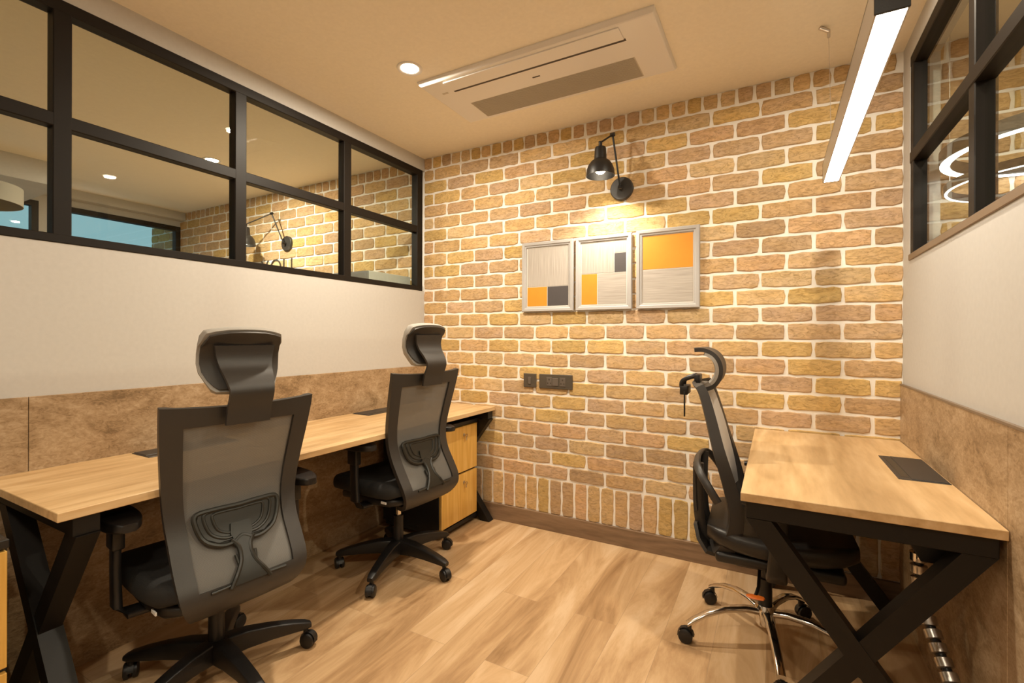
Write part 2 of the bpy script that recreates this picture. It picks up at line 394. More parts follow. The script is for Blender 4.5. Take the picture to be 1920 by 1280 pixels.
# glazed partitions
def glazing(name, xa, xb, ys, first_end, rails_x, sill=None):
    root = sroot(name); bm = B()
    y1 = first_end
    box(bm, xa, xb, YF, y1, ZS, ZS + 0.032, 0.003, 1)
    box(bm, xa, xb, YF, y1, ZT - 0.045, ZT, 0.003, 1)
    for (a, b) in ys: box(bm, xa + 0.0012, xb - 0.0012, a, b, ZS + 0.001, ZT - 0.001, 0.003, 1)
    box(bm, rails_x[0], rails_x[1], YF, y1 - 0.001, ZM - 0.024, ZM + 0.024, 0.003, 1)
    obj('window_frame', bm, M_frame, root)
    prev = y1; xm = (xa + xb) / 2
    segs = []
    for (a, b) in ys:
        if b < prev - 0.02: segs.append((b, prev))
        prev = a
    segs.append((YF, prev))
    for (a, b) in segs:
        for z0, z1 in ((ZS + 0.03, ZM - 0.022), (ZM + 0.022, ZT - 0.043)):
            g = B(); box(g, xm - 0.003, xm + 0.003, a - 0.003, b + 0.003, z0, z1); obj('glass_pane', g, M_glass, root)
    return root
muL = [(-0.082, -0.022), (-0.742, -0.686), (-1.395, -1.339), (-2.048, -1.995), (-2.70, -2.648), (-3.35, -3.30)]
glazing('window_1', -0.052, 0.004, muL, -0.022, (-0.046, 0.002))
muR = [(-0.168, -0.120), (-0.872, -0.822), (-1.575, -1.525), (-2.28, -2.23), (-2.98, -2.93), (-3.7, -3.65)]
w2 = glazing('window_2', W + 0.0, W + 0.055, muR, -0.120, (W - 0.002, W + 0.05))
bm = B(); box(bm, W - 0.006, W + 0.012, YF, -0.120, 1.546, 1.572, 0.002, 1); obj('window_sill', bm, M_sill, w2)

# neighbouring room on the left: soffit, far wall with a dark framed window
XF = -3.30
bm = B()
box(bm, XF - 0.1, XF, YF, 0.004, 0, 1.15); box(bm, XF - 0.1, XF, YF, 0.004, 2.37, H); box(bm, XF - 0.1, XF, -1.12, -0.96, 1.15, 2.37); box(bm, XF - 0.1, XF, YF, -3.6, 1.15, 2.37)
struct('wall_far_left', bm, M_wall)
bm = B(); box(bm, XF, XF + 0.10, -4.3, 0.0, 2.43, H); box(bm, XF, -2.5, YF, -1.215, 2.34, H)
struct('trim_4', bm, M_wall)
def far_window(name, a, b, mull):
    r = sroot(name); bm = B(); x0, x1 = XF - 0.06, XF + 0.01
    box(bm, x0, x1, a, b, 2.325, 2.37); box(bm, x0, x1, a, b, 1.15, 1.20)
    for m_ in (a, b - 0.045) + tuple(mull): box(bm, x0 + .001, x1 - .001, m_, m_ + 0.045, 1.15, 2.37)
    obj('window_frame', bm, M_frame, r)
    g = B(); box(g, XF - 0.035, XF - 0.029, a + 0.04, b - 0.04, 1.195, 2.33); obj('glass_pane', g, M_glass, r)
far_window('window_3', -0.96, -0.005, ())
far_window('window_4', -3.6, -1.12, (-2.4,))
# right neighbour end wall
bm = B(); box(bm, XR, XR + 0.1, YF, 0.004, 0, H); struct('wall_far_right', bm, M_wall)

# outside the far window: parapet of the building opposite
M_para = mat('pale_parapet', (0.85, 0.88, 0.90), 0.7); M_para2 = mat('slate_facade', (0.10, 0.17, 0.22), 0.7)
t = thing('parapet_wall', 'pale parapet and slate blue facade outside the far left window', 'wall', (-6.5, -2, 0))
bm = B(); box(bm, -0.3, 0.1, -3.5, 5.0, 2.535, 2.615, 0.01); obj('coping', bm, M_para, t)
bm = B(); box(bm, -0.25, 0.05, -3.5, 5.0, 0, 2.535); obj('facade', bm, M_para2, t)

# ---------------------------------------------------------------- lights in the ceilings
def downlight(x, y, label, power, glow=True, group='recessed downlights', disc=0.042):
    t = thing('ceiling_downlight', label, 'downlight', (x, y, H), 0, group)
    bm = B(); lathe(bm, [(disc, -0.001), (disc + 0.012, -0.006), (disc + 0.018, -0.005), (disc + 0.020, 0.0)], 32); obj('trim_ring', bm, M_whitepl, t, smooth=True)
    bm = B(); lathe(bm, [(0, -0.002), (disc, -0.002)], 32); obj('lens', bm, M_spot, t)
    downlight_lamp((0, 0, -0.012), power, t)
    return t
downlight(0.698, -0.964, 'small round recessed downlight glowing in the ceiling beside the ceiling air conditioner', P_MAIN, group=None)
downlight(2.44, -0.93, 'recessed downlight above the hanging linear lamp over the right desk', P_MAIN * 0.5, group=None)
downlight(1.35, -3.2, 'recessed downlight behind the camera in the middle of the room', P_REAR, group=None)
downlight(2.3, -3.1, 'recessed downlight behind the camera near the right glazed partition', P_REAR, group=None)
downlight(-1.389, -0.735, 'bright recessed downlight seen through the left glazing', P_SIDE * 2, group=None)
downlight(4.2, -1.6, 'recessed downlight in the room behind the right glazing', P_SIDE * 2.4, group=None)

# ---------------------------------------------------------------- ceiling cassette air conditioner
t = thing('ceiling_air_conditioner', 'white rectangular cassette air conditioner set in the ceiling', 'air conditioner', (1.24, -0.605, H))
bm = B()
def fr4(x, y, z): return [(-x, -y, z), (x, -y, z), (x, y, z), (-x, y, z)]
loft(bm, [fr4(0.592, 0.245, 0.0), fr4(0.592, 0.245, -0.006), fr4(0.585, 0.232, -0.020), fr4(0.580, 0.226, -0.022)]); obj('panel', bm, M_whitepl, t)
bm = B(); box(bm, -0.455, 0.44, -0.212, -0.125, -0.027, -0.021, 0.002); obj('flap', bm, M_whitepl, t)
bm = B(); box(bm, -0.455, 0.445, -0.124, -0.106, -0.0225, -0.014); obj('air_slot', bm, M_slot, t)
bm = B(); box(bm, -0.45, 0.445, 0.030, 0.208, -0.0225, -0.018)
for i in range(22): box(bm, -0.445, 0.44, 0.034 + i * 0.008, 0.037 + i * 0.008, -0.025, -0.022)
obj('intake_grille', bm, M_grille, t)
bm = B(); box(bm, -0.04, 0.0, -0.040, -0.032, -0.0230, -0.0215); obj('badge', bm, M_slot, t)
bm = B(); box(bm, -0.525, -0.49, -0.125, -0.112, -0.0230, -0.0215); obj('sensor', bm, M_grille, t)

# ---------------------------------------------------------------- linear pendant
t = thing('linear_pendant_lamp', 'hanging linear aluminium lamp with a glowing white diffuser over the right desk', 'pendant lamp', (2.452, -0.935, 1.87))
L2 = 0.60
bm = B(); box(bm, -0.029, -0.0255, -L2, L2, 0, 0.08); box(bm, 0.0255, 0.029, -L2, L2, 0, 0.08); box(bm, -0.029, 0.029, -L2, L2, 0.0765, 0.08); obj('housing', bm, M_alu, t)
bm = B(); box(bm, -0.0255, 0.0255, -L2 + 0.001, L2 - 0.001, 0.0005, 0.006); obj('diffuser', bm, M_tube, t)
for s in (-1, 1):
    bm = B(); box(bm, -0.0295, 0.0295, s * L2 - 0.003, s * L2 + 0.003, 0, 0.081, 0.001, 1); obj('end_cap', bm, M_black, t)
    bm = B(); tube(bm, [(0, s * (L2 - 0.03), 0.08), (-0.012, s * (L2 - 0.03), 0.60)], 0.0009, 6); w_ = obj('suspension_wire', bm, M_chromedull, t)
    bm = B(); tube(bm, [(-0.012, s * (L2 - 0.03), 0.595), (-0.012, s * (L2 - 0.03), 0.625)], 0.006, 12); tube(bm, [(-0.012, s * (L2 - 0.03), 0.622), (-0.045, s * (L2 - 0.045), 0.637)], 0.008, 12)
    obj('ceiling_fixing', bm, M_chromedull, w_, smooth=True)

M_fill_up = emis('fill_uplight_glow', (1.0, 0.90, 0.74), 14)  # unseen hanging uplight, added to brighten the ceiling and fill the room
fill_pendant = thing('linear_pendant_lamp', 'added linear uplight, unseen behind the camera, brightening the ceiling', 'pendant lamp', (1.8, -3.75, 1.95))
bm = B(); box(bm, -0.7, 0.7, -0.03, 0.03, 0.002, 0.078); obj('housing', bm, M_alu, fill_pendant)
bm = B(); box(bm, -0.69, 0.69, -0.026, 0.026, 0.077, 0.080); obj('fill_diffuser', bm, M_fill_up, fill_pendant)
for s in (-1, 1):
    bm = B(); tube(bm, [(s * 0.6, 0, 0.078), (s * 0.6, 0, H - 1.95)], 0.001, 6); obj('suspension_wire', bm, M_chromedull, fill_pendant)

# ---------------------------------------------------------------- wall sconces
def sconce(label, disc, joint, head, name='wall_lamp', power=P_SCONCE, hmat=M_black):
    t = thing(name, label, 'wall lamp', (disc[0], 0, disc[1]))
    d = V((disc[0], 0, disc[1])); J = V(joint) - d; Hd = V(head) - d
    bm = B(); lathe(bm, [(0, 0), (0.067, 0), (0.067, 0.018), (0.062, 0.023), (0.012, 0.025), (0.012, 0.045), (0, 0.046)], 40, M=Matrix.Translation((0, 0.002, 0)) @ Matrix.Rotation(PI / 2, 4, 'X')); obj('wall_plate', bm, M_grayplastic, t, smooth=True)
    p0 = V((0, -0.045, 0))
    bm = B(); tube(bm, [p0, J], 0.0055, 12); lathe(bm, [(0, -0.012), (0.011, -0.01), (0.011, 0.01), (0, 0.012)], 16, M=Matrix.Translation(p0) @ Matrix.Rotation(PI / 2, 4, 'Y')); obj('lower_arm', bm, M_black, t, smooth=True)
    bm = B(); tube(bm, [J, Hd + V((0, 0, 0.13))], 0.005, 12); lathe(bm, [(0, -0.014), (0.011, -0.012), (0.011, 0.012), (0, 0.014)], 16, M=Matrix.Translation(J) @ Matrix.Rotation(PI / 2, 4, 'Y'))
    lathe(bm, [(0, -0.01), (0.009, -0.008), (0.009, 0.008), (0, 0.01)], 16, M=Matrix.Translation(Hd + V((0, 0, 0.13))) @ Matrix.Rotation(PI / 2, 4, 'Y')); obj('upper_arm', bm, M_black, t, smooth=True)
    bm = B(); pr = [(0.078, -0.055), (0.078, -0.045), (0.075, -0.02), (0.066, 0.005), (0.052, 0.024), (0.036, 0.036), (0.034, 0.045), (0.031, 0.095), (0.028, 0.104), (0.010, 0.110), (0.010, 0.13), (0, 0.131)]
    inn = [(0, 0.028), (0.03, 0.026), (0.05, 0.016), (0.063, 0.0), (0.072, -0.022), (0.0755, -0.045), (0.0755, -0.055)]
    lathe(bm, inn + pr, 40, M=Matrix.Translation(Hd)); obj('lamp_shade', bm, hmat, t, smooth=True)
    bm = B(); lathe(bm, [(0, -0.044), (0.014, -0.042), (0.026, -0.032), (0.030, -0.018), (0.026, -0.002), (0.015, 0.010), (0.013, 0.025), (0, 0.026)], 24, M=Matrix.Translation(Hd)); obj('bulb', bm, M_bulb, t, smooth=True)
    l = bpy.data.lights.new('bulb_light', 'SPOT'); l.energy = power; l.color = (1.0, 0.89, 0.72); l.shadow_soft_size = 0.02; l.spot_size = 2.4; l.spot_blend = 1.0
    o = bpy.data.objects.new('bulb_light', l); C.objects.link(o); o.parent = t; o.location = Hd + V((0, 0, -0.056))
    return t
sconce('black bell-shaped swing-arm wall lamp on the brick wall above the three framed prints', (1.466, 2.075), (1.438, -0.10, 2.362), (1.400, -0.20, 2.158))
sconce('black swing-arm wall lamp on the brick behind the left glazing', (-1.535, 2.033), (-1.62, -0.10, 2.29), (-1.80, -0.22, 2.06), power=P_SCONCE * 1.2)

# ---------------------------------------------------------------- framed prints
M_pframe = mat('pale_grey_frame', (0.42, 0.40, 0.385), 0.5)
M_pmat = mat('print_grey', (0.42, 0.36, 0.31), 0.7)
def line_print(name, horiz):
    m = bpy.data.materials.new(name); m.use_nodes = True; n, l = nt(m); b = n['Principled BSDF']; b.inputs['Roughness'].default_value = 0.7
    tc = n.new('ShaderNodeTexCoord'); mp = n.new('ShaderNodeMapping'); mp.inputs['Scale'].default_value = (6, 1, 260) if horiz else (260, 1, 6); l.new(tc.outputs['Object'], mp.inputs[0])
    t_ = n.new('ShaderNodeTexNoise'); t_.inputs['Scale'].default_value = 1; t_.inputs['Detail'].default_value = 3; l.new(mp.outputs[0], t_.inputs[0])
    r = ramp(n, l, t_.outputs['Fac'], [(0.3, (0.33, 0.29, 0.25)), (0.55, (0.43, 0.385, 0.34)), (0.7, (0.48, 0.43, 0.385))]); l.new(r.outputs[0], b.inputs['Base Color']); return m
M_ph = line_print('horizontal_line_print', True); M_pv = line_print('vertical_line_print', False)
M_por = mat('orange_ink', (0.66, 0.26, 0.015), 0.6, bump=(30, 0.1)); M_pdk = mat('charcoal_ink', (0.065, 0.055, 0.055), 0.6, bump=(40, 0.1)); M_pw = mat('paper_white', (0.70, 0.67, 0.62), 0.7)
def picture(x0, x1, z0, z1, label, blocks, lines):
    t = thing('framed_print', label, 'picture', ((x0 + x1) / 2, 0, (z0 + z1) / 2), 0, 'three framed prints on the brick wall')
    w, h = (x1 - x0) / 2, (z1 - z0) / 2; fw = 0.030; bm = B()
    # moulded frame : four mitred sides
    def ringp(d, y): return [(-w + d, y, -h + d), (w - d, y, -h + d), (w - d, y, h - d), (-w + d, y, h - d)]
    rs = [ringp(0, -0.0035), ringp(0, -0.020), ringp(0.004, -0.024), ringp(fw * 0.6, -0.023), ringp(fw * 0.75, -0.018), ringp(fw, -0.017), ringp(fw, -0.0035)]
    L = [[bm.verts.new(p) for p in r] for r in rs]
    for a, b in zip(L, L[1:] + L[:1]):
        for k in range(4): bm.faces.new((a[k], a[(k + 1) % 4], b[(k + 1) % 4], b[k]))
    obj('frame', bm, M_pframe, t)
    bm = B(); box(bm, -w + fw - 0.004, w - fw + 0.004, -0.010, -0.004, -h + fw - 0.004, h - fw + 0.004); pp = obj('print_sheet', bm, M_pw, t)
    iw, ih = w - fw - 0.006, h - fw - 0.006
    for (a, b, c, d, m) in blocks:
        bm = B(); box(bm, -iw + 2 * iw * a, -iw + 2 * iw * b, -0.0112, -0.0098, -ih + 2 * ih * c, -ih + 2 * ih * d); obj('colour_block', bm, m, pp)
    return t
picture(0.818, 1.170, 1.374, 1.815, 'leftmost framed print, grey with small orange and dark squares along its foot', [(0, 1, 0.335, 1, M_pv), (0, 0.49, 0, 0.325, M_por), (0.505, 1, 0, 0.325, M_pdk)], 0)
picture(1.185, 1.528, 1.374, 1.815, 'middle framed print, grey with a dark block upper right and tall orange block lower left', [(0, 0.74, 0.50, 1, M_pv), (0.75, 1, 0.81, 1, M_pv), (0.75, 1, 0.50, 0.80, M_pdk), (0, 0.36, 0, 0.49, M_por), (0.375, 1, 0, 0.49, M_ph)], 0)
picture(1.553, 1.893, 1.374, 1.820, 'rightmost framed print with a large orange block over grey lines', [(0, 1, 0.50, 1, M_por), (0, 1, 0, 0.49, M_ph)], 0)

# ---------------------------------------------------------------- switch + socket
t = thing('light_switch', 'small square bronze grey switch plate on the brick wall', 'switch', (0.871, 0, 0.936))
bm = B(); box(bm, -0.044, 0.044, -0.012, 0.001, -0.044, 0.044, 0.003); obj('plate', bm, M_plate, t)
bm = B(); box(bm, -0.010, 0.010, -0.017, -0.011, -0.022, 0.022, 0.002); obj('rocker', bm, M_plate2, t)
t = thing('power_socket', 'wide bronze grey socket plate beside the small switch on the brick wall', 'socket', (1.050, 0, 0.935))
bm = B(); box(bm, -0.112, 0.112, -0.012, 0.001, -0.045, 0.045, 0.003); obj('plate', bm, M_plate, t)
bm = B(); box(bm, -0.02, 0.02, -0.016, -0.011, -0.026, 0.024, 0.002); obj('rocker', bm, M_plate2, t)
for sx, n3 in ((-1, 1), (1, 1)):
    bm = B(); cx = sx * 0.045 + 0.004; box(bm, cx - 0.019, cx + 0.019, -0.014, -0.011, -0.028, 0.028, 0.002)
    k = obj('socket_insert', bm, M_plate2, t)
    bm = B(); lathe(bm, [(0, 0), (0.005, 0), (0.005, 0.001), (0, 0.001)], 12, M=Matrix.Translation((cx, -0.0138, 0.012)) @ Matrix.Rotation(PI / 2, 4, 'X'))
    for q in (-0.01, 0.01): lathe(bm, [(0, 0), (0.0042, 0), (0.0042, 0.001), (0, 0.001)], 12, M=Matrix.Translation((cx + q, -0.0138, -0.010)) @ Matrix.Rotation(PI / 2, 4, 'X'))
    obj('pin_hole', bm, M_slot, k)

# ---------------------------------------------------------------- desks
def xframe(bm, xa, xb, y0, y1, z1, w=0.05):
    """two crossing flat bars between (xa..xb) seen in the XZ plane"""
    for kk, (p, q) in enumerate((((xa, z1), (xb, 0.0)), ((xb, z1), (xa, 0.0)))):
        y0 += kk * 0.003; y1 -= kk * 0.003
        d = V((q[0] - p[0], 0, q[1] - p[1])).normalized(); n_ = V((-d.z, 0, d.x)) * w / 2
        hx = w / 2 / abs(d.z)
        # horizontal cuts at top and floor
        pts = [(p[0] - hx, p[1]), (p[0] + hx, p[1]), (q[0] + hx, q[1]), (q[0] - hx, q[1])]
        loft(bm, [[(x, y0, z) for x, z in pts], [(x, y1, z) for x, z in pts]])
def cable_box(parent, x0, x1, y0, y1, slot_side):
    bm = B(); box(bm, x0, x1, y0, y1, 0.745, 0.7525, 0.001, 1); cb = obj('cable_box', bm, M_grayplastic, parent)
    bm = B()
    if slot_side < 0: box(bm, x0 + 0.012, x0 + 0.034, y0 + 0.03, y1 - 0.012, 0.7515, 0.7530)
    else: box(bm, x1 - 0.034, x1 - 0.012, y0 + 0.03, y1 - 0.012, 0.7515, 0.7530)
    obj('brush_slot', bm, M_slot, cb)
    bm = B()
    if slot_side < 0: box(bm, x0 + 0.036, x1 - 0.004, y0 + 0.006, y1 - 0.006, 0.7520, 0.7545, 0.001, 1)
    else: box(bm, x0 + 0.004, x1 - 0.036, y0 + 0.006, y1 - 0.006, 0.7520, 0.7545, 0.001, 1)
    obj('flap', bm, M_grayplastic, cb)
t = thing('long_desk', 'long oak-topped desk on black crossed legs along the left partition', 'desk', (0, 0, 0))
bm = B(); box(bm, 0.012, 0.612, -2.226, -0.006, 0.725, 0.75, 0.0015, 1); obj('desktop', bm, M_desk, t)
for (ya, yb) in ((-2.19, -2.13), (-0.078, -0.022)):
    bm = B(); xframe(bm, 0.07, 0.575, ya, yb, 0.672, 0.055)
    obj('leg', bm, M_blacksteel, t)
    bm = B(); box(bm, 0.03, 0.600, ya, yb, 0.672, 0.724, 0.002, 1); obj('cross_rail', bm, M_blacksteel, t)
bm = B()
for xx in (0.10, 0.43): box(bm, xx, xx + 0.04, -2.13, -0.078, 0.684, 0.724, 0.002, 1)
obj('long_rail', bm, M_blacksteel, t)
cable_box(t, 0.030, 0.165, -1.82, -1.47, 1); cable_box(t, 0.030, 0.165, -0.70, -0.38, 1)

t = thing('side_desk', 'short oak-topped desk on black crossed legs against the right wall', 'desk', (0, 0, 0))
bm = B(); box(bm, 2.158, W - 0.012, -1.160, -0.012, 0.725, 0.75, 0.0015, 1); obj('desktop', bm, M_desk, t)
for (ya, yb) in ((-1.145, -1.085), (-0.11, -0.05)):
    bm = B(); xframe(bm, 2.205, 2.695, ya, yb, 0.672, 0.055); obj('leg', bm, M_blacksteel, t)
    bm = B(); box(bm, 2.172, 2.730, ya, yb, 0.672, 0.724, 0.002, 1); obj('cross_rail', bm, M_blacksteel, t)
bm = B()
for xx in (2.28, 2.60): box(bm, xx, xx + 0.04, -1.085, -0.11, 0.684, 0.724, 0.002, 1)
obj('long_rail', bm, M_blacksteel, t)
bm = B(); loft(bm, [[(2.56, y, 0.684), (2.69, y, 0.684), (2.66, y, 0.60), (2.60, y, 0.60)] for y in (-1.05, -0.2)]); obj('cable_tray', bm, M_black, t)
cable_box(t, 2.604, 2.737, -0.755, -0.402, -1)

# spiral cable tidy
t = thing('cable_tidy', 'ribbed chrome cable tidy tube hanging under the right desk by the wall', 'cable tidy', (2.68, -0.78, 0))
path = smooth_pts([(-0.03, 0.0, 0.53), (-0.028, -0.005, 0.45), (-0.018, -0.03, 0.36), (0.0, -0.09, 0.28), (0.016, -0.15, 0.21), (0.022, -0.20, 0.12), (0.022, -0.23, 0.014)], 8)
def along(path, s):
    acc = 0
    for a, b in zip(path[:-1], path[1:]):
        L = (b - a).length
        if acc + L >= s: return a + (b - a) * ((s - acc) / L), (b - a).normalized()
        acc += L
    return path[-1], (path[-1] - path[-2]).normalized()
tot = sum((b - a).length for a, b in zip(path[:-1], path[1:]))
bm = B(); s = 0.0
while s < tot - 0.03:
    p, d = along(path, s + 0.0); q = p + d * 0.029
    tube(bm, [p, p + d * 0.003, q - d * 0.003, q], [0.017, 0.0225, 0.0225, 0.017], 18); s += 0.037
obj('ribbed_sleeve', bm, M_chromedull, t, smooth=True)
bm = B(); tube(bm, [(p.x, p.y, p.z) for p in [along(path, k * tot / 14)[0] for k in range(15)]], 0.013, 12); tube(bm, [(-0.03, 0.0, 0.53), (-0.035, 0.01, 0.56), (-0.03, 0.02, 0.598)], 0.006, 8); obj('cable', bm, M_black, t, smooth=True)
bm = B(); lathe(bm, [(0.016, 0.50), (0.023, 0.505), (0.023, 0.53), (0.016, 0.535)], 20, M=Matrix.Translation((-0.03, 0, 0)), closed=True); obj('collar', bm, M_chrome, t, smooth=True)

# pedestals (two drawer)
def pedestal(label, x1, y0, y1, top=0.655, key=True, lift=0.0):
    t = thing('drawer_pedestal', label, 'drawer cabinet', (x1, (y0 + y1) / 2, 0)); w = (y1 - y0) / 2; d = 0.46
    bm = B(); box(bm, -d, -0.018, -w, w, 0.05, top, 0.002, 1); box(bm, -d, 0.002, -w, w, top, top + 0.022, 0.002, 1); box(bm, -d + 0.02, -0.004, -w + .002, w - .002, 0.028, 0.052); obj('carcass', bm, M_black, t)
    zs = [(0.062, 0.347), (0.361, top - 0.008)]
    for (a, b) in zs:
        bm = B(); box(bm, -0.018, 0.0, -w + 0.004, w - 0.004, a, b, 0.0012, 1); dr = obj('drawer', bm, M_drawer, t)
        if key:
            bm = B(); lathe(bm, [(0, 0), (0.010, 0), (0.010, 0.003), (0, 0.004)], 20, M=Matrix.Translation((0, 0.04, b - 0.055)) @ Matrix.Rotation(PI / 2, 4, 'Y')); obj('lock', bm, M_chromedull, dr)
            bm = B(); box(bm, 0.003, 0.022, 0.036, 0.044, b - 0.057, b - 0.053); lathe(bm, [(0.006, 0.0), (0.010, 0.0), (0.010, 0.002), (0.006, 0.002)], 16, M=Matrix.Translation((0.022, 0.04, b - 0.055)) @ Matrix.Rotation(PI / 2, 4, 'X'), closed=True)
            box(bm, 0.013, 0.015, 0.043, 0.052, b - 0.088, b - 0.060); obj('key', bm, M_chromedull, dr)
    for sx in (-d + 0.05, -0.05):
        for sy in (-w + 0.05, w - 0.05):
            bm = B(); lathe(bm, [(0, -0.010), (0.014, -0.010), (0.015, 0.010), (0, 0.010)], 18, M=Matrix.Translation((sx, sy, 0.0152)) @ Matrix.Rotation(PI / 2, 4, 'X')); obj('castor', bm, M_black, t, smooth=True)
    return t
pedestal('two-drawer honey oak pedestal with keys under the far end of the long desk', 0.520, -0.472, -0.084)
pedestal('two-drawer oak pedestal at the left picture edge past the near end of the long desk', 0.520, -2.695, -2.290, top=0.668, key=False)

# ---------------------------------------------------------------- office chairs
def castor(parent, x, y, ang, m=M_black):
    Mx = Matrix.Translation((x, y, 0)) @ Matrix.Rotation(ang, 4, 'Z')
    bm = B()
    for s in (-1, 1):
        lathe(bm, [(0, -0.009), (0.022, -0.009), (0.027, -0.006), (0.0275, 0.0), (0.027, 0.006), (0.022, 0.009), (0, 0.009)], 24, M=Mx @ Matrix.Translation((0.012, s * 0.013, 0.0275)) @ Matrix.Rotation(PI / 2, 4, 'X'))
    w = obj('castor', bm, m, parent, smooth=True)
    bm = B(); pts = []
    # fork hood : a bent cover over the wheels
    P = []
    for i in range(7):
        a = -0.2 + (PI + 0.1) * i / 6
        P.append([V((0.012 + 0.030 * math.cos(a), yy, 0.0275 + 0.031 * math.sin(a))) for yy in (-0.010, -0.004, 0.004, 0.010)])
    gridsolid(bm, P, 0.002)
    tube(bm, [(0, 0, 0.05), (0, 0, 0.078)], 0.0095, 14)
    for v in bm.verts: v.co = Mx @ v.co
    obj('castor_hood', bm, m, w, smooth=True)
def star_base(t, angs, m, arch=False, rot=0, swivel=None, hubz=0.13):
    bm = B(); lathe(bm, [(0, 0.075), (0.030, 0.075), (0.036, 0.085), (0.037, hubz), (0.030, hubz + 0.012), (0, hubz + 0.012)], 28); hub = obj('base_hub', bm, m, t, smooth=True)
    for i, a in enumerate(angs):
        a -= rot; bm = B(); secs = []
        if arch: st = [(0.02, 0.128, 0.040, 0.026), (0.08, 0.138, 0.036, 0.024), (0.16, 0.134, 0.032, 0.022), (0.23, 0.115, 0.030, 0.020), (0.285, 0.088, 0.030, 0.020), (0.31, 0.072, 0.030, 0.016)]
        else: st = [(0.02, 0.108, 0.058, 0.072), (0.10, 0.111, 0.050, 0.064), (0.18, 0.104, 0.044, 0.052), (0.25, 0.094, 0.041, 0.040), (0.300, 0.084, 0.038, 0.028), (0.318, 0.080, 0.028, 0.018)]
        for (r, z, w, h) in st:
            sec = [V((r, yy, z + zz)) for yy, zz in (rrect(w, h, min(w, h) * 0.45, 3) if arch else rrect(w, h, 0.006, 2))]
            secs.append([Matrix.Rotation(a, 3, 'Z') @ p for p in sec])
        loft(bm, secs); obj('base_leg', bm, m, t, smooth=True, angle=45)
        r_ = 0.30; sw = (swivel[i] if swivel else a + 2.2)
        castor(t, r_ * math.cos(a), r_ * math.sin(a), sw - (rot if swivel else 0))

